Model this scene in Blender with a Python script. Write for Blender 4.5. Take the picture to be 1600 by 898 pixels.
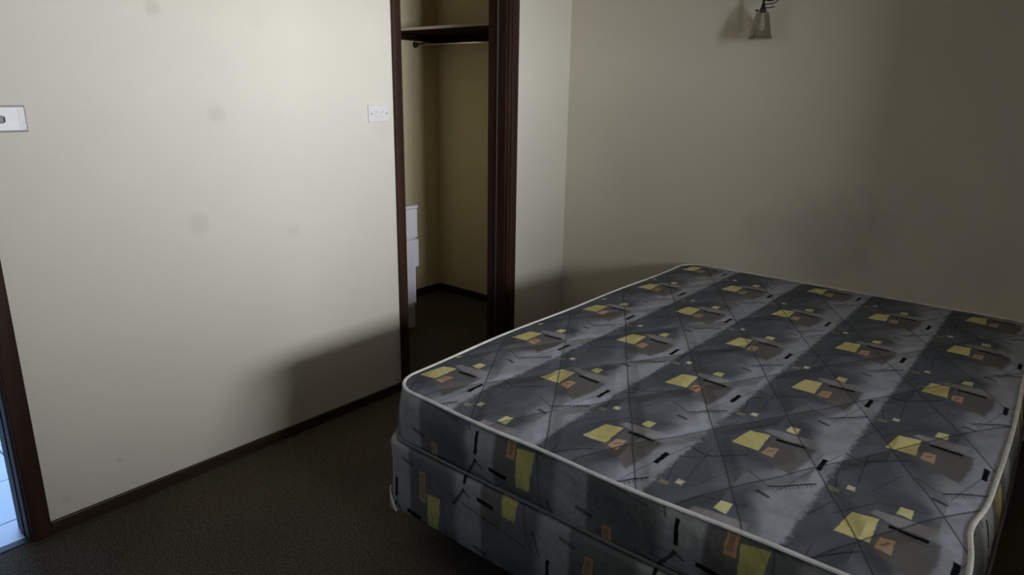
import bpy, bmesh, math, random
from mathutils import Vector, Matrix
random.seed(7)
for o in list(bpy.data.objects): bpy.data.objects.remove(o)
S = bpy.context.scene
COL = S.collection
# ------------------------------------------------------------------ camera
YAW, PITCH, ROLL, FPX = 0.6890987, 0.2762195, 0.0164717, 1073.71
fw = Vector((-math.sin(YAW)*math.cos(PITCH), math.cos(YAW)*math.cos(PITCH), -math.sin(PITCH)))
rt = Vector((math.cos(YAW), math.sin(YAW), 0)); up = rt.cross(fw)
r2 = math.cos(ROLL)*rt + math.sin(ROLL)*up
u2 = -math.sin(ROLL)*rt + math.cos(ROLL)*up
cam = bpy.data.cameras.new('camera'); camo = bpy.data.objects.new('camera', cam); COL.objects.link(camo)
m = Matrix((r2, u2, -fw)).transposed().to_4x4(); m.translation = Vector((0, 0, 1.45)); camo.matrix_world = m
cam.sensor_fit = 'HORIZONTAL'; cam.sensor_width = 36; cam.lens = 36*FPX/1600; cam.clip_start = .02
S.camera = camo
# ------------------------------------------------------------------ world, lights, exposure
w = bpy.data.worlds.new('sky'); S.world = w; w.use_nodes = True
bg = w.node_tree.nodes['Background']; bg.inputs[0].default_value = (.60, .72, 1, 1); bg.inputs[1].default_value = .12
def area(name, loc, target, sx, sy, power, col, spread=180):
    l = bpy.data.lights.new(name, 'AREA'); l.shape = 'RECTANGLE'; l.size = sx; l.size_y = sy
    l.energy = power; l.color = col; l.spread = math.radians(spread)
    o = bpy.data.objects.new(name, l); COL.objects.link(o); o.location = loc
    o.rotation_euler = (Vector(target)-Vector(loc)).to_track_quat('-Z', 'Y').to_euler(); return o
# bright daylight panel beyond the added roof slab, seen through the bedroom window
area('yard_daylight', (6.0, .35, 1.62), (0, .35, 1.62), 3.3, 2.3, 1150, (.95, .975, .995))
# daylight falling into the tiled hall
area('hall_daylight', (-4.3, .98, 2.3), (-4.3, .98, 0), 1.0, .8, 70, (.34, .56, 1))
S.view_settings.view_transform = 'Standard'; S.view_settings.look = 'None'
S.view_settings.exposure = 0; S.view_settings.gamma = 1; S.view_settings.use_curve_mapping = False

# ------------------------------------------------------------------ node helpers
class G:
    def __init__(s, name, rough=.8, spec=.3):
        s.m = bpy.data.materials.new(name); s.m.use_nodes = True; s.t = s.m.node_tree
        s.b = s.t.nodes['Principled BSDF']; s.b.inputs['Roughness'].default_value = rough
        s.b.inputs['Specular IOR Level'].default_value = spec
        s.co = s.t.nodes.new('ShaderNodeTexCoord').outputs['Object']
    def n(s, ty, **k):
        n = s.t.nodes.new(ty)
        for a, b in k.items(): setattr(n, a, b)
        return n
    def put(s, sock, v):
        if isinstance(v, bpy.types.NodeSocket): s.t.links.new(v, sock)
        elif v is not None: sock.default_value = v
    def M(s, op, a, b=None, c=None):
        n = s.n('ShaderNodeMath', operation=op); s.put(n.inputs[0], a); s.put(n.inputs[1], b); s.put(n.inputs[2], c)
        return n.outputs[0]
    def noise(s, scale, detail=3, vec=None, rough=.5):
        n = s.n('ShaderNodeTexNoise'); n.inputs['Scale'].default_value = scale; n.inputs['Detail'].default_value = detail
        n.inputs['Roughness'].default_value = rough; s.t.links.new(vec or s.co, n.inputs['Vector']); return n.outputs['Fac']
    def scaled(s, v):
        n = s.n('ShaderNodeVectorMath', operation='MULTIPLY'); s.t.links.new(s.co, n.inputs[0]); n.inputs[1].default_value = v
        return n.outputs[0]
    def rng(s, v, a, b, c=0., d=1., smooth=True):
        n = s.n('ShaderNodeMapRange', interpolation_type='SMOOTHSTEP' if smooth else 'LINEAR')
        s.put(n.inputs[0], v)
        for i, x in enumerate((a, b, c, d)): n.inputs[i+1].default_value = x
        return n.outputs[0]
    def mix(s, f, a, b, mode='MIX'):
        n = s.n('ShaderNodeMix', data_type='RGBA', blend_type=mode)
        s.put(n.inputs[0], f)
        for i, v in ((6, a), (7, b)):
            if isinstance(v, tuple): v = v+(1,) if len(v) == 3 else v
            s.put(n.inputs[i], v)
        return n.outputs[2]
    def sep(s, v=None):
        n = s.n('ShaderNodeSeparateXYZ'); s.t.links.new(v or s.co, n.inputs[0]); return n.outputs
    def comb(s, x, y, z):
        n = s.n('ShaderNodeCombineXYZ'); s.put(n.inputs[0], x); s.put(n.inputs[1], y); s.put(n.inputs[2], z); return n.outputs[0]
    def bump(s, h, strength=.3, dist=.002):
        n = s.n('ShaderNodeBump'); n.inputs['Strength'].default_value = strength; n.inputs['Distance'].default_value = dist
        s.t.links.new(h, n.inputs['Height']); s.t.links.new(n.outputs[0], s.b.inputs['Normal'])
    def col(s, c):
        if isinstance(c, tuple): c = c+(1,)
        s.put(s.b.inputs['Base Color'], c); return s.m
    def quad(s, P, pts, soft=.0015):
        """mask of a convex polygon in the local (a, b) frame; P = (a, b, 1)"""
        cx = sum(p[0] for p in pts)/len(pts); cy = sum(p[1] for p in pts)/len(pts); out = None
        for i in range(len(pts)):
            (x1, y1), (x2, y2) = pts[i], pts[(i+1) % len(pts)]
            nx, ny = -(y2-y1), x2-x1; L = math.hypot(nx, ny)
            if L < 1e-6: continue
            nx /= L; ny /= L; c = -(nx*x1+ny*y1)
            if nx*cx+ny*cy+c < 0: nx, ny, c = -nx, -ny, -c
            n = s.n('ShaderNodeVectorMath', operation='DOT_PRODUCT'); s.t.links.new(P, n.inputs[0]); n.inputs[1].default_value = (nx, ny, c)
            out = n.outputs['Value'] if out is None else s.M('MINIMUM', out, n.outputs['Value'])
        return s.rng(out, -soft, soft)
    def line(s, P, x1, y1, x2, y2, wd, soft=.0015):
        L = math.hypot(x2-x1, y2-y1); nx, ny = -(y2-y1)/L*wd/2, (x2-x1)/L*wd/2
        return s.quad(P, [(x1+nx, y1+ny), (x2+nx, y2+ny), (x2-nx, y2-ny), (x1-nx, y1-ny)], soft)
    def lattice(s, x, y, x0, y0, px, py, half, a0, b0):
        """local coordinates in a lattice whose odd columns are shifted by half"""
        k = s.M('FLOOR', s.M('DIVIDE', s.M('SUBTRACT', x, x0+a0), px))
        a = s.M('SUBTRACT', s.M('SUBTRACT', x, x0), s.M('MULTIPLY', k, px))
        odd = s.M('FLOORED_MODULO', k, 2.)
        yy = s.M('SUBTRACT', s.M('SUBTRACT', y, y0+b0), s.M('MULTIPLY', odd, half))
        b = s.M('ADD', s.M('FLOORED_MODULO', yy, py), b0)
        return a, b, s.comb(a, b, 1.)

# ------------------------------------------------------------------ materials
def paint(name, base, stains=(), axis='yz'):
    g = G(name, .72, .25)
    n = g.noise(1.7, 4); c = g.mix(g.rng(n, .3, .7, 0, 1), base, tuple(v*.96 for v in base))
    xyz = g.sep()
    A, B = {'yz': (1, 2), 'xz': (0, 2)}[axis]
    for (a, b, r, k) in stains:
        d = g.M('SQRT', g.M('ADD', g.M('POWER', g.M('SUBTRACT', xyz[A], a), 2.), g.M('POWER', g.M('SUBTRACT', xyz[B], b), 2.)))
        d = g.M('ADD', d, g.M('MULTIPLY', g.M('SUBTRACT', g.noise(11, 3), .5), r*.7))
        c = g.mix(g.rng(d, r*.35, r*1.1, k, 0), c, (.33, .32, .26))
    g.bump(g.noise(260, 2), .12, .001)
    return g.col(c)
CREAM = (.74, .71, .635)
M_wallA = paint('cream_wall_paint', CREAM, [(1.10, 1.70, .035, .22), (1.28, 1.36, .045, .16), (1.18, .97, .05, .16), (1.56, .894, .035, .13),
                                            (.62, .10, .02, .2), (.80, .17, .012, .25), (1.48, 1.70, .05, .05), (2.05, 1.30, .06, .06)])
M_wallB = paint('cream_wall_paint_bedhead', (.74, .695, .595), [(-.88, .80, .30, .30), (-1.22, .80, .14, .12), (-.55, 1.0, .25, .10), (-.30, .8, .2, .08)], 'xz')
M_robe = paint('robe_wall_paint', (.76, .67, .46))
M_brownwall = paint('low_bounce_brown_paint', (.30, .23, .15))  # brown picked for the unseen window wall to cut its bounce light
M_ceil = paint('ceiling_paint', (.82, .71, .51))
M_hallw = paint('hall_wall_paint', (.7, .72, .74))

def wood(name, a, b, rough=.42, spec=.4, axis=2):
    g = G(name, rough, spec)
    sc = [34., 34., 34.]; sc[axis] = 1.6
    n = g.noise(1., 5, g.scaled(tuple(sc)), .6)
    g.bump(n, .15, .001)
    return g.col(g.mix(g.rng(n, .3, .7), a, b))
M_dark = wood('dark_stained_timber', (.024, .011, .008), (.052, .023, .015), .55, .2)
M_skirt = wood('dark_skirting_timber', (.030, .018, .011), (.050, .030, .019), axis=1)
M_shelfdark = wood('dark_shelf_timber', (.014, .008, .006), (.026, .014, .010), .85, .05, axis=0)
g = G('pale_laminate', .4); M_lam = g.col(g.mix(g.noise(9, 3), (.50, .44, .36), (.60, .54, .45)))

g = G('dull_track_metal', .4, .4); M_track = g.col((.10, .085, .075))
g = G('brown_loop_carpet', .97, .05)
n1 = g.noise(190, 3, rough=.7); n2 = g.noise(45, 3, rough=.7); n3 = g.noise(2.2, 3)
c = g.mix(g.rng(n1, .38, .62), (.040, .034, .027), (.165, .142, .110))
c = g.mix(g.rng(n2, .45, .7, 0, .5), c, (.065, .050, .040)); c = g.mix(g.rng(n3, .4, .75, 0, .3), c, (.05, .046, .040))
g.bump(n1, .8, .006); M_carpet = g.col(c)
g = G('pale_floor_tile', .28, .5); M_tile = g.col(g.mix(g.noise(6, 4), (.62, .66, .72), (.76, .79, .84)))
g = G('tile_grout', .9); M_grout = g.col((.10, .14, .22))
g = G('white_plastic', .35, .5); M_plast = g.col(g.mix(g.rng(g.noise(20, 2), .4, .7), (.92, .91, .95), (.86, .85, .90)))
g = G('aged_white_plastic', .45, .4); M_aged = g.col((.74, .73, .75))
g = G('worn_white_plastic', .4, .5)
xy = g.sep()
c = g.mix(g.rng(g.noise(70, 3), .52, .66), (.82, .82, .86), (.42, .41, .44)); M_worn = g.col(c)
g = G('grey_plastic', .4, .5); M_greyp = g.col((.20, .20, .24))
g = G('cabinet_white_laminate', .33, .5); M_cab = g.col(g.mix(g.rng(g.noise(3, 2, g.scaled((20, 20, .5))), .4, .7), (.84, .84, .92), (.76, .76, .85)))
g = G('cabinet_grey_laminate', .4, .4); M_cabg = g.col(g.mix(g.noise(4, 2), (.42, .42, .43), (.50, .50, .50)))
g = G('black_plastic', .5, .4); M_black = g.col((.012, .012, .014))
g = G('chrome', .22, .5); g.b.inputs['Metallic'].default_value = 1; M_chrome = g.col((.72, .70, .66))
g = G('aged_brass', .35, .5); g.b.inputs['Metallic'].default_value = 1; M_brass = g.col(g.mix(g.noise(60, 2), (.10, .075, .04), (.22, .17, .09)))
g = G('smoky_glass'); g.t.nodes.remove(g.b)
tr = g.n('ShaderNodeBsdfTransparent'); tr.inputs[0].default_value = (.80, .78, .73, 1); gl = g.n('ShaderNodeBsdfGlossy'); gl.inputs['Roughness'].default_value = .12
lw = g.n('ShaderNodeLayerWeight'); lw.inputs[0].default_value = .25; mx = g.n('ShaderNodeMixShader'); g.t.links.new(lw.outputs['Facing'], mx.inputs[0])
g.t.links.new(tr.outputs[0], mx.inputs[1]); g.t.links.new(gl.outputs[0], mx.inputs[2])
g.t.links.new(mx.outputs[0], g.t.nodes['Material Output'].inputs[0]); M_glass = g.m
g = G('window_glass'); g.t.nodes.remove(g.b)
tr = g.n('ShaderNodeBsdfTransparent'); gl = g.n('ShaderNodeBsdfGlossy'); gl.inputs['Roughness'].default_value = .02
mx = g.n('ShaderNodeMixShader'); mx.inputs[0].default_value = .06
g.t.links.new(tr.outputs[0], mx.inputs[1]); g.t.links.new(gl.outputs[0], mx.inputs[2])
g.t.links.new(mx.outputs[0], g.t.nodes['Material Output'].inputs[0]); M_pane = g.m
g = G('outdoor_concrete', .9); M_conc = g.col(g.mix(g.noise(4, 3), (.30, .29, .27), (.38, .37, .34)))
g = G('piping_cord', .6, .3); M_pipe = g.col(g.mix(g.rng(g.noise(30, 2), .4, .7), (.88, .88, .87), (.72, .72, .71)))

YEL, ORG, BLK = (.86, .79, .38), (.76, .46, .27), (.005, .005, .008)
def ticking_top():
    g = G('mattress_top_ticking', .75, .08)
    X, Y, Z = g.sep()
    wob = g.M('MULTIPLY', g.M('SUBTRACT', g.noise(55, 2), .5), .006)
    x = g.M('ADD', X, wob); y = g.M('ADD', Y, g.M('MULTIPLY', g.M('SUBTRACT', g.noise(48, 2, g.scaled((1, 1, 3))), .5), .006))
    a, b, P = g.lattice(x, y, -1.494, 1.453, .3175, .4665, .229, -.07, -.30)
    soft = g.M('MULTIPLY', g.M('SUBTRACT', g.noise(14, 4), .5), .05)
    as_ = g.M('ADD', a, soft)
    panel, lite, mid = (.122, .140, .178), (.58, .63, .76), (.180, .180, .186)
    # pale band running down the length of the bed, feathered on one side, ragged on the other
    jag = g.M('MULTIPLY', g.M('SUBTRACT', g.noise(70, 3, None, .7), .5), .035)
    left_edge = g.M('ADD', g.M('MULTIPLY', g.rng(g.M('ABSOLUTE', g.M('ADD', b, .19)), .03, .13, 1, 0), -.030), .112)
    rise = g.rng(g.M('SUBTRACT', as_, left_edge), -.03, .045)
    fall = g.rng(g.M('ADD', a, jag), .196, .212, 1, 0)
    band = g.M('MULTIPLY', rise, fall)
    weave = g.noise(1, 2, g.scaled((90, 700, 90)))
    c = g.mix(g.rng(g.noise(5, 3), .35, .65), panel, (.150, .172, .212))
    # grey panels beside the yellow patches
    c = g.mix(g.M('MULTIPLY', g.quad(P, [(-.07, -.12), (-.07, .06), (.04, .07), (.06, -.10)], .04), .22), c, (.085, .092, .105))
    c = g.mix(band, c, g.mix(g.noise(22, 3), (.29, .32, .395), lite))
    fl = g.M('MULTIPLY', g.quad(P, [(.01, -.27), (.01, -.12), (.12, -.12), (.12, -.27)], .035), .38)
    c = g.mix(fl, c, (.30, .32, .39))
    c = g.mix(g.M('MULTIPLY', g.quad(P, [(.022, -.055), (.03, .045), (.138, .052), (.142, -.02), (.128, -.115), (.06, -.08)], .006), .92), c, mid)
    c = g.mix(g.M('MULTIPLY', g.quad(P, [(.03, -.05), (.04, -.01), (.128, -.03), (.122, -.105)], .02), .6), c, (.20, .175, .16))
    c = g.mix(g.M('MULTIPLY', g.quad(P, [(-.004, .072), (.004, .092), (.125, .105), (.122, .058), (.05, .056)], .004), .85), c, (.40, .385, .41))
    # thin printed lines
    for (x1, y1, x2, y2, wd, k) in [(-.068, -.165, .015, -.085, .0045, .75), (.105, -.20, .19, -.115, .006, .8), (.04, -.16, .105, -.20, .004, .5),
                                    (.09, -.235, .125, -.245, .010, .75), (.125, -.215, .20, .09, .0035, .4), (-.065, .015, .0, .125, .0035, .5),
                                    (-.055, -.28, -.07, -.12, .0035, .5), (.2, .02, .245, .05, .005, .6), (.20, .085, .246, .07, .006, .6),
                                    (.205, .0, .235, -.13, .0035, .5), (.00, .13, .10, .155, .0035, .45), (.21, -.26, .24, -.16, .0035, .5),
                                    (-.02, -.29, .02, -.17, .003, .4), (.06, .035, .12, .028, .004, .4)]:
        c = g.mix(g.M('MULTIPLY', g.line(P, x1, y1, x2, y2, wd*1.1), k), c, (.026, .028, .038))
    dash = g.rng(g.M('SINE', g.M('MULTIPLY', g.M('ADD', a, b), 420.)), -.2, .6)
    c = g.mix(g.M('MULTIPLY', g.M('MULTIPLY', g.line(P, .11, -.21, .19, -.125, .012), dash), .5), c, (.04, .04, .05))
    # patches
    c = g.mix(g.line(P, .04, .045, .116, .044, .0125), c, BLK)
    c = g.mix(g.line(P, .172, -.050, .172, .016, .0125), c, BLK)
    ye = g.quad(P, [(-.046, -.048), (-.033, .048), (.018, .058), (.024, -.046)])
    fade = g.mix(g.rng(g.noise(9, 3), .35, .7), YEL, (.74, .67, .28))
    c = g.mix(ye, c, fade)
    oq = g.quad(P, [(.034, -.052), (.036, -.010), (.063, -.002), (.066, -.058)])
    c = g.mix(g.M('MULTIPLY', oq, .85), c, g.mix(g.rng(g.noise(60, 2), .4, .6), ORG, (.62, .48, .36)))
    c = g.mix(g.M('MULTIPLY', g.line(P, .043, -.038, .056, -.020, .006), .7), c, (.28, .12, .07))
    c = g.mix(g.quad(P, [(.042, .108), (.044, .142), (.070, .145), (.072, .106)]), c, (.84, .80, .42))
    c = g.mix(g.quad(P, [(-.071, .142), (-.071, .162), (-.053, .162), (-.053, .142)], .003), c, (.82, .80, .60))
    c = g.mix(g.M('MULTIPLY', g.quad(P, [(.214, -.118), (.214, -.100), (.238, -.10), (.238, -.118)], .003), .55), c, (.50, .46, .25))
    # stitched quilting lines
    u = g.M('ADD', g.M('ADD', X, g.M('MULTIPLY', Y, .62)), g.M('MULTIPLY', g.noise(3, 2), .025))
    v = g.M('SUBTRACT', g.M('SUBTRACT', X, g.M('MULTIPLY', Y, .55)), g.M('MULTIPLY', g.noise(2.6, 2), .025))
    q = None
    for s_, per in ((u, .262), (v, .287)):
        d = g.M('ABSOLUTE', g.M('SUBTRACT', g.M('FLOORED_MODULO', s_, per), per/2))
        q = d if q is None else g.M('MINIMUM', q, d)
    c = g.mix(g.rng(q, .0012, .0042, .7, 0), c, (.045, .047, .06))
    c = g.mix(g.rng(weave, .3, .7, .0, .22), c, (.02, .02, .03))
    n = g.n('ShaderNodeMath', operation='ADD'); g.put(n.inputs[0], g.rng(q, 0, .05, 0, 1)); g.put(n.inputs[1], g.M('MULTIPLY', g.noise(30, 2), .12))
    g.bump(n.outputs[0], .55, .012)
    return g.col(c)
def ticking_side(name, cells, horiz='x'):
    g = G(name, .75, .1)
    X, Y, Z = g.sep()
    h = X if horiz == 'x' else Y
    wob = g.M('MULTIPLY', g.M('SUBTRACT', g.noise(50, 2), .5), .006)
    x0, z0 = cells
    a, b, P = g.lattice(g.M('ADD', h, wob), Z, x0, z0, .307, .345, .1725, -.24, -.125)
    c = g.mix(g.rng(g.noise(6, 3), .35, .65), (.125, .134, .130), (.165, .172, .165))
    sa = g.M('ADD', a, g.M('MULTIPLY', g.M('SUBTRACT', g.noise(16, 3), .5), .04))
    band = g.M('MULTIPLY', g.rng(sa, -.23, -.19), g.rng(a, -.115, -.10, 1, 0))
    c = g.mix(band, c, (.34, .345, .335))
    c = g.mix(g.M('MULTIPLY', g.quad(P, [(-.10, -.11), (-.10, .08), (-.03, .12), (-.03, -.11)], .006), .6), c, (.13, .118, .105))
    for (x1, y1, x2, y2, wd, k) in [(-.22, -.10, -.17, -.03, .010, .8), (-.18, -.03, -.15, -.05, .008, .7), (.03, .10, .06, -.10, .004, .5),
                                    (-.23, .12, -.20, .05, .006, .7), (-.08, .10, .06, .06, .004, .5), (-.14, .14, -.09, .13, .012, .6),
                                    (-.24, -.07, .06, -.115, .005, .55)]:
        c = g.mix(g.M('MULTIPLY', g.line(P, x1, y1, x2, y2, wd, .002), k), c, (.012, .012, .012))
    c = g.mix(g.line(P, -.172, -.012, -.172, .056, .011), c, BLK)
    c = g.mix(g.line(P, -.122, -.040, -.060, -.046, .014), c, BLK)
    c = g.mix(g.quad(P, [(-.026, -.057), (-.031, .054), (.030, .060), (.018, -.055)]), c, g.mix(g.rng(g.noise(9, 3), .35, .7), (.52, .475, .16), (.42, .385, .13)))
    o1 = g.quad(P, [(-.064, .018), (-.060, .125), (-.034, .125), (-.036, .018)]); o2 = g.quad(P, [(-.057, .028), (-.055, .115), (-.042, .115), (-.044, .028)])
    c = g.mix(g.M('MULTIPLY', o1, g.rng(o2, 0, 1, 1, .35)), c, (.50, .27, .13))
    c = g.mix(g.M('MULTIPLY', g.quad(P, [(-.062, .06), (-.062, .10), (-.036, .10), (-.036, .06)], .004), .4), c, (.40, .32, .12))
    c = g.mix(g.rng(g.noise(1, 2, g.scaled((500, 500, 60))), .3, .7, 0, .2), c, (.02, .02, .02))
    g.bump(g.noise(26, 3), .5, .010)
    return g.col(c)
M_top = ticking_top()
M_side = ticking_side('mattress_border_ticking', (-1.0, .485))
M_sidey = ticking_side('mattress_border_ticking_side', (1.9, .485), 'y')
M_base = ticking_side('bed_base_ticking', (-1.352, .2))

# ------------------------------------------------------------------ mesh helpers
def link(name, bm, mat, parent=None, smooth=False, bevel=0):
    me = bpy.data.meshes.new(name); bmesh.ops.recalc_face_normals(bm, faces=bm.faces); bm.to_mesh(me); bm.free()
    for mt in (mat if isinstance(mat, (list, tuple)) else [mat]): me.materials.append(mt)
    if smooth:
        for f in me.polygons: f.use_smooth = True
    o = bpy.data.objects.new(name, me); COL.objects.link(o)
    if parent: o.parent = parent; o.matrix_parent_inverse = parent.matrix_world.inverted()
    if bevel:
        b = o.modifiers.new('bevel', 'BEVEL'); b.width = bevel; b.segments = 2; b.limit_method = 'ANGLE'
    return o
def bx(bm, x0, x1, y0, y1, z0, z1):
    v = [bm.verts.new(p) for p in ((x0,y0,z0),(x1,y0,z0),(x1,y1,z0),(x0,y1,z0),(x0,y0,z1),(x1,y0,z1),(x1,y1,z1),(x0,y1,z1))]
    for f in ((0,3,2,1),(4,5,6,7),(0,1,5,4),(1,2,6,5),(2,3,7,6),(3,0,4,7)): bm.faces.new([v[i] for i in f])
def box(name, dims, mat, parent=None, bevel=0, extra=()):
    bm = bmesh.new(); bx(bm, *dims)
    for d in extra: bx(bm, *d)
    return link(name, bm, mat, parent, bevel=bevel)
def struct(o, label=None):
    o['kind'] = 'structure'
    if label: o['label'] = label
    return o
def root(name, loc, label, cat, group=None):
    o = bpy.data.objects.new(name, None); COL.objects.link(o); o.location = loc; o.empty_display_size = .05
    o['label'] = label; o['category'] = cat
    if group: o['group'] = group
    bpy.context.view_layer.update(); return o
def tube(bm, pts, r, n=10, closed=False, caps=True, rf=None):
    pts = [Vector(p) for p in pts]; N = len(pts); rings = []; prev = None
    for i, p in enumerate(pts):
        a = pts[(i-1) % N] if (closed or i > 0) else p; b = pts[(i+1) % N] if (closed or i < N-1) else p
        t = (b-a).normalized()
        if prev is None:
            s = t.cross(Vector((0, 0, 1)));  s = s if s.length > .1 else t.cross(Vector((1, 0, 0)))
            s.normalize()
        else: s = (prev - t*prev.dot(t)).normalized()
        prev = s; q = t.cross(s); rr = rf(i/max(1, N-1)) if rf else r
        rings.append([bm.verts.new(p+rr*(math.cos(2*math.pi*k/n)*s+math.sin(2*math.pi*k/n)*q)) for k in range(n)])
    for i in range(N if closed else N-1):
        A, B = rings[i], rings[(i+1) % N]
        for k in range(n): bm.faces.new([A[k], A[(k+1) % n], B[(k+1) % n], B[k]])
    if not closed and caps: bm.faces.new(rings[0][::-1]); bm.faces.new(rings[-1])
def lathe(bm, prof, c, n=32, axis='z', rib=0, cap=False):
    rings = []
    for (r, h) in prof:
        ring = []
        for k in range(n):
            a = 2*math.pi*k/n; rr = r*(1+rib*math.cos(a*n/4)) if rib else r
            p = {'z': (rr*math.cos(a), rr*math.sin(a), h), 'y': (rr*math.cos(a), h, rr*math.sin(a)), 'x': (h, rr*math.cos(a), rr*math.sin(a))}[axis]
            ring.append(bm.verts.new(Vector(c)+Vector(p)))
        rings.append(ring)
    for A, B in zip(rings, rings[1:]):
        for k in range(n): bm.faces.new([A[k], A[(k+1) % n], B[(k+1) % n], B[k]])
    if cap: bm.faces.new(rings[0]); bm.faces.new(rings[-1])

# ------------------------------------------------------------------ the room
XA, YB, XD, YC, H = -2.451, 3.475, 1.60, -1.15, 2.42
TH = .115
DY0, DY1 = -.335, .499           # hall door opening in the left wall
OY0, OY1 = 2.16, 2.893           # robe opening in the left wall
HEAD = 2.05
XR, YR = -3.62, 3.535            # robe back wall and end wall
# the carpet stops at the hall door and runs on into the robe
struct(box('floor', (XA-.02, XD, YC, YB, -.12, 0), M_carpet, extra=[(XR, XA-.02, 1.55, YR, -.12, 0)]))
struct(box('ceiling', (XR-.1, XD+.1, YC-.1, YR+.1, H, H+.1), M_ceil))
struct(box('wall_left', (XA-TH, XA, YC, DY0-.03, 0, H), M_wallA, extra=[
    (XA-TH, XA, DY0-.03, DY1+.03, HEAD+.03, H), (XA-TH, XA, DY1+.03, OY0-.02, 0, H), (XA-TH, XA, OY0-.02, OY1+.02, 2.28, H), (XA-TH, XA, OY1+.02, YB, 0, H)]))
struct(box('wall_back', (XA-.02, XD+.1, YB, YB+.1, 0, H), M_wallB))
WY0, WY1, WZ0, WZ1 = .50, 1.85, 1.04, 2.15
struct(box('wall_right', (XD, XD+.1, YC, WY0, 0, H), M_brownwall, extra=[
    (XD, XD+.1, WY1, YB, 0, H), (XD, XD+.1, WY0, WY1, 0, WZ0), (XD, XD+.1, WY0, WY1, WZ1, H)]))
struct(box('wall_front', (XA-TH, XD+.1, YC-.1, YC, 0, H), M_wallB))
# robe recess
struct(box('wall_robe_back', (XR-.1, XR, 1.45, YR+.1, 0, H), M_robe))
struct(box('wall_robe_end', (XR, XA-TH, YR, YR+.1, 0, H), M_robe))
struct(box('wall_robe_near', (XR, XA-TH, 1.45, 1.55, 0, H), M_robe))
struct(box('wall_robe_inner', (XA-TH-.006, XA-TH, 1.55, OY0-.02, 0, H), M_robe, extra=[(XA-TH-.006, XA-TH, OY1+.02, YR, 0, H)]))
# skirting boards
SK, ST = .045, .012
struct(box('baseboard_left', (XA, XA+ST, DY1+.063, OY0-.047, 0, SK), M_skirt, bevel=.003, extra=[(XA, XA+ST, OY1+.091, YB-ST, 0, SK), (XA, XA+ST, YC, DY0-.075, 0, SK)]))
struct(box('baseboard_back', (XA+ST, XD, YB-ST, YB, 0, SK), M_skirt, bevel=.003))
struct(box('baseboard_right', (XD-ST, XD, YC, YB-ST, 0, SK), M_skirt, bevel=.003))
struct(box('baseboard_front', (XA+ST, XD-ST, YC, YC+ST, 0, SK), M_skirt, bevel=.003))
struct(box('baseboard_robe', (XR, XR+ST, 1.55, YR-ST, 0, SK+.01), M_skirt, bevel=.003, extra=[(XR, XA-TH-.006, YR-ST, YR, 0, SK+.01)]))

# hall door frame
d1 = root('door_1', (XA, (DY0+DY1)/2, 0), 'dark timber door frame at the left edge opening to the pale tiled hall', 'door frame')
del d1['category']; struct(d1)
PJ = .018
box('jamb', (XA-TH-.004, XA+.004, DY1, DY1+.03, 0, HEAD+.03), M_dark, d1, .003)
box('jamb', (XA-TH-.012, XA+.004, DY0-.03, DY0, 0, HEAD+.03), M_dark, d1, .003)
box('head_jamb', (XA-TH-.012, XA+.004, DY0, DY1, HEAD, HEAD+.03), M_dark, d1, .003)
box('casing', (XA, XA+PJ, DY1+.006, DY1+.063, 0, HEAD+.07), M_dark, d1, .005)
box('casing', (XA, XA+PJ, DY0-.073, DY0-.008, 0, HEAD+.07), M_dark, d1, .005)
box('casing', (XA, XA+PJ, DY0-.008, DY1+.008, HEAD+.008, HEAD+.07), M_dark, d1, .005)
box('door_stop', (XA-.075, XA-.040, DY1-.003, DY1, 0, HEAD), M_dark, d1, .002)
# robe opening frame
d2 = root('door_2', (XA, (OY0+OY1)/2, 0), 'dark stained timber frame round the open robe recess', 'door frame')
del d2['category']; struct(d2)
RH = 2.26
box('jamb', (XA-TH-.008, XA+.004, OY0-.022, OY0, 0, RH+.02), M_dark, d2, .003)
box('jamb', (XA-TH-.008, XA+.004, OY1, OY1+.022, 0, RH+.02), M_dark, d2, .003)
box('head_jamb', (XA-TH-.008, XA+.004, OY0, OY1, RH, RH+.02), M_dark, d2, .003)
box('casing', (XA, XA+PJ, OY0-.047, OY0-.001, 0, RH+.05), M_dark, d2, .004)
bm = bmesh.new()
bx(bm, XA, XA+.016, OY1+.010, OY1+.091, 0, RH+.05); bx(bm, XA, XA+.023, OY1+.030, OY1+.074, 0, RH+.05)
link('casing', bm, M_dark, d2, bevel=.004)
box('casing', (XA, XA+PJ, OY0-.001, OY1+.010, RH+.008, RH+.05), M_dark, d2, .004)
box('sliding_track', (XA-.060, XA-.052, OY1-.004, OY1, 0, RH), M_track, d2, .001)

# window (behind the camera's right shoulder)
w1 = root('window_1', (XD, (WY0+WY1)/2, WZ0), 'dark framed bedroom window', 'window'); del w1['category']; struct(w1)
fr = .045
for nm, d in (('window_frame', (XD+.02, XD+.09, WY0, WY0+fr, WZ0, WZ1)), ('window_frame', (XD+.02, XD+.09, WY1-fr, WY1, WZ0, WZ1)),
              ('window_frame', (XD+.02, XD+.09, WY0+fr, WY1-fr, WZ0, WZ0+fr)), ('window_frame', (XD+.02, XD+.09, WY0+fr, WY1-fr, WZ1-fr, WZ1)),
              ('mullion', (XD+.03, XD+.08, (WY0+WY1)/2-.018, (WY0+WY1)/2+.018, WZ0+fr, WZ1-fr)), ('window_sill', (XD-.04, XD+.02, WY0-.04, WY1+.04, WZ0-.02, WZ0))):
    box(nm, d, M_dark, w1, .003)
for a, b in ((WY0+fr, (WY0+WY1)/2-.018), ((WY0+WY1)/2+.018, WY1-fr)): box('pane', (XD+.052, XD+.056, a, b, WZ0+fr, WZ1-fr), M_pane, w1)

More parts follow.
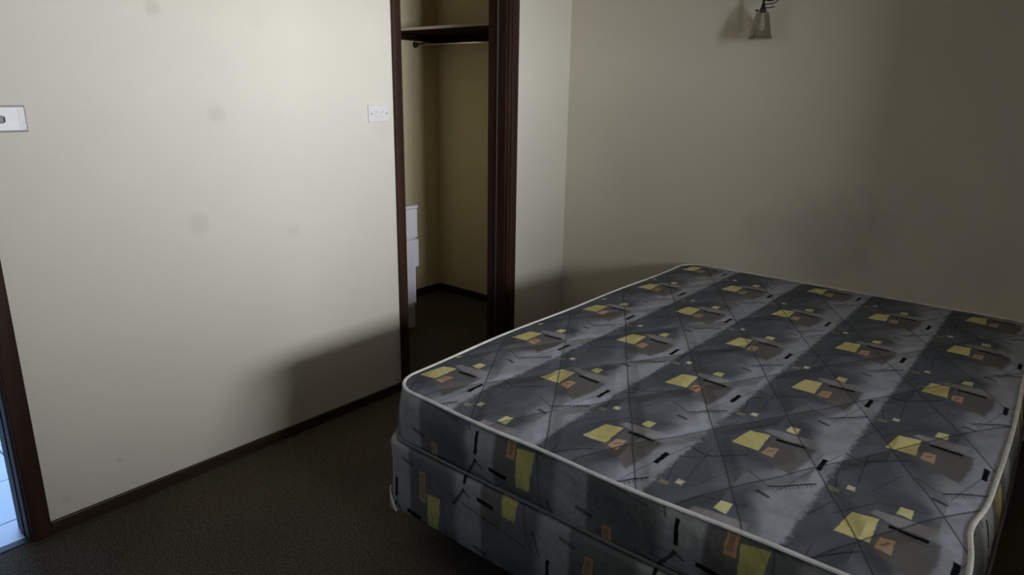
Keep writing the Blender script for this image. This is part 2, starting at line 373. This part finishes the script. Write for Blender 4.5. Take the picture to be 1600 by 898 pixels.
# hall beyond the door: grout bed and loose laid square tiles
hf = struct(box('floor_hall', (-5.6, XA-.02, -1.2, 1.40, -.12, -.006), M_grout))
tile_me = None; T = .3175
for i in range(-1, 9):
    for j in range(-4, 4):
        x1 = -2.63 - i*T; x0 = x1-T; y0 = .30+j*T; y1 = y0+T
        if i == -1: x1 = XA-.024
        if y1 > 1.45 or x0 < -5.6: continue
        gk = .0028
        if i == -1:
            box('floor_tile', (x0+gk, x1, y0+gk, y1-gk, -.006, .001), M_tile, hf, .001)
        else:
            if tile_me is None:
                o = box('floor_tile', (-T/2+gk, T/2-gk, -T/2+gk, T/2-gk, -.006, .001), M_tile, hf, .001); tile_me = o.data
            else:
                o = bpy.data.objects.new('floor_tile', tile_me); COL.objects.link(o); o.parent = hf
            o.location = ((x0+x1)/2, (y0+y1)/2, random.uniform(-.0005, .0005))
struct(box('wall_hall', (-5.7, -5.6, -1.2, 1.45, 0, H), M_hallw, extra=[(-5.6, XR-.1, 1.40, 1.45, 0, H), (XR-.1, XA-TH, 1.40, 1.45, 0, H), (-5.6, XA-TH, -1.3, -1.2, 0, H)]))
struct(box('ceiling_hall', (-5.7, XR-.1, -1.3, 1.45, H, H+.1), M_ceil))
struct(box('trim_1', (XA-.035, XA+.0, DY0, DY1, -.004, .004), M_black, bevel=.002))
# ground outside the window, and an unseen roof slab added to block high sky
struct(box('floor_outside', (XD+.1, 6.5, -3, 7, -.3, -.1), M_conc))
struct(box('ceiling_sky_block', (XD+.1, 4.2, -3, 7, 2.5, 2.6), M_conc))

# ------------------------------------------------------------------ robe shelf and rail
SF, SZ = 3.10, 1.828
sh = root('wardrobe_shelf', (-3.1, YR-.2, SZ-.02), 'dark timber robe shelf with pale front edge high in the recess', 'shelf')
box('shelf_board', (XR+.001, XA-TH-.008, SF+.004, YR-.002, SZ-.018, SZ), M_shelfdark, sh, .001)
box('edge_strip', (XR+.001, XA-TH-.008, SF-.002, SF+.004, SZ-.014, SZ+.002), M_lam, sh)
box('cleat', (XR+.001, XR+.020, SF+.01, YR-.002, SZ-.056, SZ-.018), M_shelfdark, sh, .001)
box('cleat', (XR+.020, XA-TH-.008, YR-.020, YR-.002, SZ-.056, SZ-.018), M_shelfdark, sh, .001)
rl = root('clothes_rail', (-3.1, 3.33, 1.748), 'thin chrome clothes rail hung below the robe shelf', 'rail')
bm = bmesh.new(); tube(bm, [(XR+.012, 3.33, 1.748), (XA-TH-.014, 3.33, 1.748)], .0085, 14); link('rail_tube', bm, M_chrome, rl, True)
for xx, sgn in ((XR+.001, 1), (XA-TH-.007, -1)):
    bm = bmesh.new(); lathe(bm, [(.0, 0), (.021, 0), (.021, .004*sgn), (.014, .007*sgn), (.014, .018*sgn), (.0, .018*sgn)], (xx, 3.33, 1.748), 24, 'x'); link('socket', bm, M_brass, rl, True)
bm = bmesh.new(); lathe(bm, [(.0, 0), (.005, 0), (.004, .004), (0, .005)], (XR+.004, 3.33, 1.766), 12, 'x'); link('screw', bm, M_plast, rl, True)

# ------------------------------------------------------------------ white cabinet standing in the robe
cb = root('storage_cabinet', (-3.36, 2.62, 0), 'narrow white cabinet standing in the robe behind the left jamb', 'cabinet')
box('plinth', (XR+.03, -3.105, 2.41, 2.815, 0, .165), M_cabg, cb, .012)
box('lower_body', (XR+.03, -3.10, 2.41, 2.82, .165, .40), M_cab, cb, .006)
box('carcass', (XR+.03, -3.125, 2.41, 2.845, .40, .775), M_cab, cb, .004)
dr = box('door', (-3.125, -3.10, 2.405, 2.85, .395, .572), M_cab, cb, .008)
box('handle', (-3.10, -3.088, 2.43, 2.60, .545, .560), M_cab, dr, .004)
dr = box('drawer', (-3.125, -3.10, 2.405, 2.843, .582, .760), M_cab, cb, .008)
box('handle', (-3.10, -3.088, 2.43, 2.60, .60, .615), M_cab, dr, .004)
box('worktop', (XR+.03, -3.098, 2.40, 2.847, .762, .782), M_cab, cb, .006)

# ------------------------------------------------------------------ switch plates on the left wall
sw = root('light_switch', (XA, 2.026, 1.352), 'small white double switch plate on the left wall beside the robe frame', 'light switch')
box('plate', (XA, XA+.008, 1.969, 2.083, 1.316, 1.388), M_aged, sw, .003)
for yy in (2.010, 2.044):
    r = box('rocker', (XA+.008, XA+.0115, yy-.009, yy+.009, 1.340, 1.364), M_aged, sw, .0015)
    bm = bmesh.new(); bx(bm, XA+.0115, XA+.0122, yy-.004, yy+.004, 1.358, 1.360); link('mark', bm, M_greyp, r)
for yy in (1.984, 2.068):
    bm = bmesh.new(); lathe(bm, [(0, 0), (.0035, 0), (.003, .0012), (0, .0015)], (XA+.008, yy, 1.352), 12, 'x'); link('screw_cover', bm, M_greyp, sw, True)
fs = root('wall_slider_switch', (XA, .63, 1.353), 'wide worn white wall plate with grey slider cut by the left edge', 'switch')
box('backing', (XA, XA+.004, .570, .693, 1.315, 1.391), M_greyp, fs, .001)
box('plate', (XA+.002, XA+.012, .574, .689, 1.319, 1.387), M_plast, fs, .003)
box('end_trim', (XA+.012, XA+.013, .671, .686, 1.322, 1.384), M_worn, fs)
sl = box('slider', (XA+.012, XA+.018, .590, .634, 1.341, 1.363), M_greyp, fs, .003)
box('slider_tip', (XA+.012, XA+.016, .634, .637, 1.344, 1.360), M_black, sl, .001)

# ------------------------------------------------------------------ wall light over the bed
wl = root('wall_light', (-1.27, YB, 1.90), 'old wall light with ribbed smoky glass shade above the bedhead', 'wall light')
LX, LY = -1.303, YB-.085
bm = bmesh.new(); lathe(bm, [(0, 0), (.045, 0), (.045, -.006), (.030, -.016), (.012, -.022), (0, -.022)], (LX, YB, 1.93), 28, 'y'); link('backplate', bm, M_brass, wl, True)
bm = bmesh.new(); tube(bm, [(LX, YB-.02, 1.93), (LX, YB-.05, 1.945), (LX, LY+.01, 1.94), (LX, LY, 1.915), (LX, LY, 1.86)], .006, 12); link('arm', bm, M_brass, wl, True)
bm = bmesh.new(); lathe(bm, [(.004, 1.872), (.007, 1.866), (.009, 1.852), (.015, 1.843), (.016, 1.833), (.010, 1.826), (0, 1.826)], (LX, LY, 0), 24); link('lamp_holder', bm, M_black, wl, True)
bm = bmesh.new(); lathe(bm, [(0, 1.832), (.004, 1.834), (.006, 1.838), (.004, 1.842), (0, 1.844)], (LX-.026, LY-.010, 0), 18)
tube(bm, [(LX-.016, LY-.004, 1.838), (LX-.026, LY-.010, 1.838)], .0025, 8); link('thumb_screw', bm, M_black, wl, True)
bm = bmesh.new()
tube(bm, [(LX+.006, LY, 1.862), (LX+.03, LY-.01, 1.864), (LX+.050, LY-.014, 1.862), (LX+.066, LY-.01, 1.872), (LX+.074, LY, 1.885), (LX+.03, LY+.01, 1.90)], .0025, 8)
tube(bm, [(LX+.008, LY, 1.850), (LX+.034, LY-.012, 1.846), (LX+.058, LY-.012, 1.850)], .0025, 8); link('loose_wire', bm, M_black, wl, True)
bm = bmesh.new(); prof = [(.016, 1.838), (.026, 1.828), (.032, 1.805), (.036, 1.78), (.040, 1.755), (.045, 1.73), (.052, 1.712), (.050, 1.712), (.043, 1.731), (.038, 1.756), (.034, 1.781), (.030, 1.805), (.024, 1.826)]
lathe(bm, prof, (LX, LY, 0), 64, rib=.07); link('glass_shade', bm, M_glass, wl, True)
bm = bmesh.new(); lathe(bm, [(0, 1.745), (.012, 1.75), (.017, 1.765), (.015, 1.785), (.010, 1.81), (.010, 1.83)], (LX, LY, 0), 20); link('bulb', bm, M_plast, wl, True)

# ------------------------------------------------------------------ the bed
MX0, MX1, MY0, MY1, ZT, ZB = -1.592, -.030, 1.288, 3.462, .565, .387
def outline(inset, N=4, r0=.11, wob=True):
    """rounded rectangle outline, evenly sampled, warped to the sagging edge of the real mattress"""
    x0, x1, y0, y1 = MX0+inset, MX1-inset, MY0+inset, MY1-inset; r = max(.012, r0-inset)
    pts = []
    nx, ny, nc = 60, 80, 12
    def seg(a, b, n): return [(a[0]+(b[0]-a[0])*i/n, a[1]+(b[1]-a[1])*i/n) for i in range(n)]
    def arc(cx, cy, a0): return [(cx+r*math.cos(a0+math.pi/2*i/nc), cy+r*math.sin(a0+math.pi/2*i/nc)) for i in range(nc)]
    pts += seg((x0+r, y0), (x1-r, y0), nx) + arc(x1-r, y0+r, -math.pi/2)
    pts += seg((x1, y0+r), (x1, y1-r), ny) + arc(x1-r, y1-r, 0)
    pts += seg((x1-r, y1), (x0+r, y1), nx) + arc(x0+r, y1-r, math.pi/2)
    pts += seg((x0, y1-r), (x0, y0+r), ny) + arc(x0+r, y0+r, math.pi)
    return pts
def warp(x, y, k=1.0):
    """small bows of the edges; k fades them towards the middle"""
    fx = (x-MX0)/(MX1-MX0); fy = (y-MY0)/(MY1-MY0)
    wl_ = max(0, 1-fx*2.2); wr = max(0, 1-(1-fx)*2.2); wn = max(0, 1-fy*2.2)
    dx = wl_*(.030*max(0, 1-fy*2.6)**1.5 + .004*math.sin(fy*17)) + wr*(-.004*math.sin(fy*11) - .016*math.exp(-((y-1.62)/.09)**2))
    dy = wn*(.014*max(0, 1-fx*3.2) + .010*max(0, (fx-.72)/.28) - .008*math.exp(-((fx-.55)/.22)**2) + .003*math.sin(fx*19))
    return x+dx*k, y+dy*k
def crown(x, y, d):
    """height of the top panel above the piping at distance d from the edge"""
    e = 1-math.exp(-d/.06)
    u = x+.62*y; v = x-.55*y
    q = abs(math.sin(math.pi*u/.262))**.5*abs(math.sin(math.pi*v/.287))**.5
    return e*(.010+.004*q) - .002*math.exp(-((d-.012)/.01)**2)
mt = root('mattress', ((MX0+MX1)/2, (MY0+MY1)/2, ZB), 'grey mattress with yellow patch print and white piping on the bed base', 'mattress')
bm = bmesh.new()
insets = [0, .004, .009, .015, .024, .036, .05, .068, .09, .115]
rings = []
for d in insets:
    rings.append([bm.verts.new((*warp(x, y), ZT+crown(x, y, d)-.002)) for x, y in outline(d)])
for A, B in zip(rings, rings[1:]):
    n = len(A)
    for k in range(n): bm.faces.new([A[k], A[(k+1) % n], B[(k+1) % n], B[k]])
# the inner field: rows of a grid that share the last ring's corner points
d = insets[-1]; O = outline(d); n = len(O); r = max(.012, .11-d)
gx, gy = 62, 84
def rect_xy(i, j): return MX0+d+.014+(MX1-MX0-2*d-.028)*i/gx, MY0+d+.014+(MY1-MY0-2*d-.028)*j/gy
grid = [[bm.verts.new((*warp(*rect_xy(i, j)), ZT-.002+crown(*rect_xy(i, j), d+min(rect_xy(i, j)[0]-MX0, .4)*.2))) for i in range(gx+1)] for j in range(gy+1)]
for j in range(gy):
    for i in range(gx): bm.faces.new([grid[j][i], grid[j][i+1], grid[j+1][i+1], grid[j+1][i]])
loop = [grid[0][i] for i in range(gx)]+[grid[j][gx] for j in range(gy)]+[grid[gy][i] for i in range(gx, 0, -1)]+[grid[j][0] for j in range(gy, 0, -1)]
es = [bm.edges.get((loop[k], loop[(k+1) % len(loop)])) for k in range(len(loop))]
R = rings[-1]; es += [bm.edges.get((R[k], R[(k+1) % n])) for k in range(n)]
bmesh.ops.bridge_loops(bm, edges=es)
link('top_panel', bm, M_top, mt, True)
# border: four-sided skirt with a soft bulge
bm = bmesh.new(); rings = []
for z, off in ((ZT-.004, .000), (ZT-.012, -.004), (ZT-.04, -.010), (ZT-.09, -.013), (ZT-.135, -.010), (ZB+.012, -.004), (ZB+.002, -.001), (ZB, .012)):
    ring = []
    for i, (x, y) in enumerate(outline(off*.9)):
        k = (z-ZB)/(ZT-ZB)
        wx, wy = warp(x, y, .3+.7*k)
        wz = .003*math.sin(x*9+1)+.003*math.sin(y*7) if ZB+.005 < z < ZT-.02 else 0
        if x > MX1-.03: wx += .022*(1-k)
        if y < MY0+.03: wy += .004*math.sin(x*8+z*30)
        ring.append(bm.verts.new((wx, wy, z+wz)))
    rings.append(ring)
for A, B in zip(rings, rings[1:]):
    for k in range(len(A)): bm.faces.new([A[k], A[(k+1) % len(A)], B[(k+1) % len(A)], B[k]])
bm.faces.new(rings[-1])
bm.faces.ensure_lookup_table()
for f in bm.faces:
    c = f.calc_center_median()
    f.normal_update()
    if abs(f.normal.x) > abs(f.normal.y): f.material_index = 1
link('border', bm, [M_side, M_sidey], mt, True)
bm = bmesh.new(); tube(bm, [(*warp(x, y), ZT-.003+.0015*math.sin(x*14)*math.cos(y*11)) for x, y in outline(-.002)], .0056, 10, closed=True); link('piping', bm, M_pipe, mt, True)
bm = bmesh.new()
tube(bm, [((lambda p: (p[0]+(.022 if x > MX1-.03 else 0), p[1]))(warp(x, y, .3))+(ZB+.004,)) for x, y in outline(-.006)], .0052, 10, closed=True)
g = G('grey_piping_cord', .7, .3); M_pipe2 = g.col((.13, .13, .125)); link('lower_piping', bm, M_pipe2, mt, True)

bb = root('bed_base', ((MX0+MX1)/2, (MY0+MY1)/2, 0), 'upholstered bed base in matching dark ticking under the mattress', 'bed base')
BZ0 = .137
bm = bmesh.new(); rings = []
for z, off in ((ZB-.002, .10), (ZB-.003, .005), (ZB-.008, -.008), (ZB-.022, -.014), (.30, -.012), (.22, -.013), (BZ0+.012, -.012), (BZ0, -.006), (BZ0, .05)):
    ring = []
    for x, y in outline(off, r0=.06):
        wx, wy = warp(x, y, .35)
        if y < MY0+.05: wy += .003*math.sin(x*7+z*22)
        if off < .05: wx += .006*math.sin(y*6) if x < MX0+.05 else 0
        ring.append(bm.verts.new((wx, min(wy, YB-.014), z+(.004*math.sin(x*5) if .15 < z < .36 else 0))))
    rings.append(ring)
for A, B in zip(rings, rings[1:]):
    for k in range(len(A)): bm.faces.new([A[k], A[(k+1) % len(A)], B[(k+1) % len(A)], B[k]])
bm.faces.new(rings[0]); bm.faces.new(rings[-1])
link('upholstered_box', bm, M_base, bb, True)
def guard(cx, cy, a0):
    """moulded plastic cap round the bottom corner of the base"""
    bm = bmesh.new(); ra, N = .0775, 14; outer, top, inner = [], [], []
    path = []
    for i in range(N+1):
        t = a0+math.pi/2*i/N; path.append((math.cos(t), math.sin(t), i/N))
    lo, hi = [], []
    for c_, s_, f in path:
        hgt = .003+.052*math.sin(math.pi*f)
        lo.append(bm.verts.new((cx+ra*c_, cy+ra*s_, BZ0-.004))); hi.append(bm.verts.new((cx+ra*c_, cy+ra*s_, BZ0+hgt)))
    for i in range(N): bm.faces.new([lo[i], lo[i+1], hi[i+1], hi[i]])
    cen = bm.verts.new((cx, cy, BZ0-.004))
    for i in range(N): bm.faces.new([cen, lo[i+1], lo[i]])
    o = link('corner_guard', bm, M_guard, bb, True); s = o.modifiers.new('s', 'SOLIDIFY'); s.thickness = .003; return o
g = G('grey_guard_plastic', .5, .4); M_guard = g.col((.62, .62, .60))
guard(MX0+.069, MY0+.064, math.pi); guard(MX1-.057+.005, MY0+.012+.048, -math.pi/2)
for i, (fx, fy) in enumerate(((-1.42, 1.50), (-.22, 1.50), (-1.42, 2.38), (-.22, 2.38), (-1.42, 3.26), (-.22, 3.26))):
    bm = bmesh.new()
    lathe(bm, [(0, .06), (.026, .062), (.030, .070), (.020, .078), (.014, BZ0-.004), (.03, BZ0-.001), (0, BZ0)], (fx, fy, 0), 20)
    c_ = link('castor', bm, M_black, bb, True)
    bm = bmesh.new(); lathe(bm, [(0, -.016), (.028, -.016), (.032, -.010), (.032, .010), (.028, .016), (0, .016)], (fx, fy, .032), 24, 'x'); link('wheel', bm, M_black, c_, True)
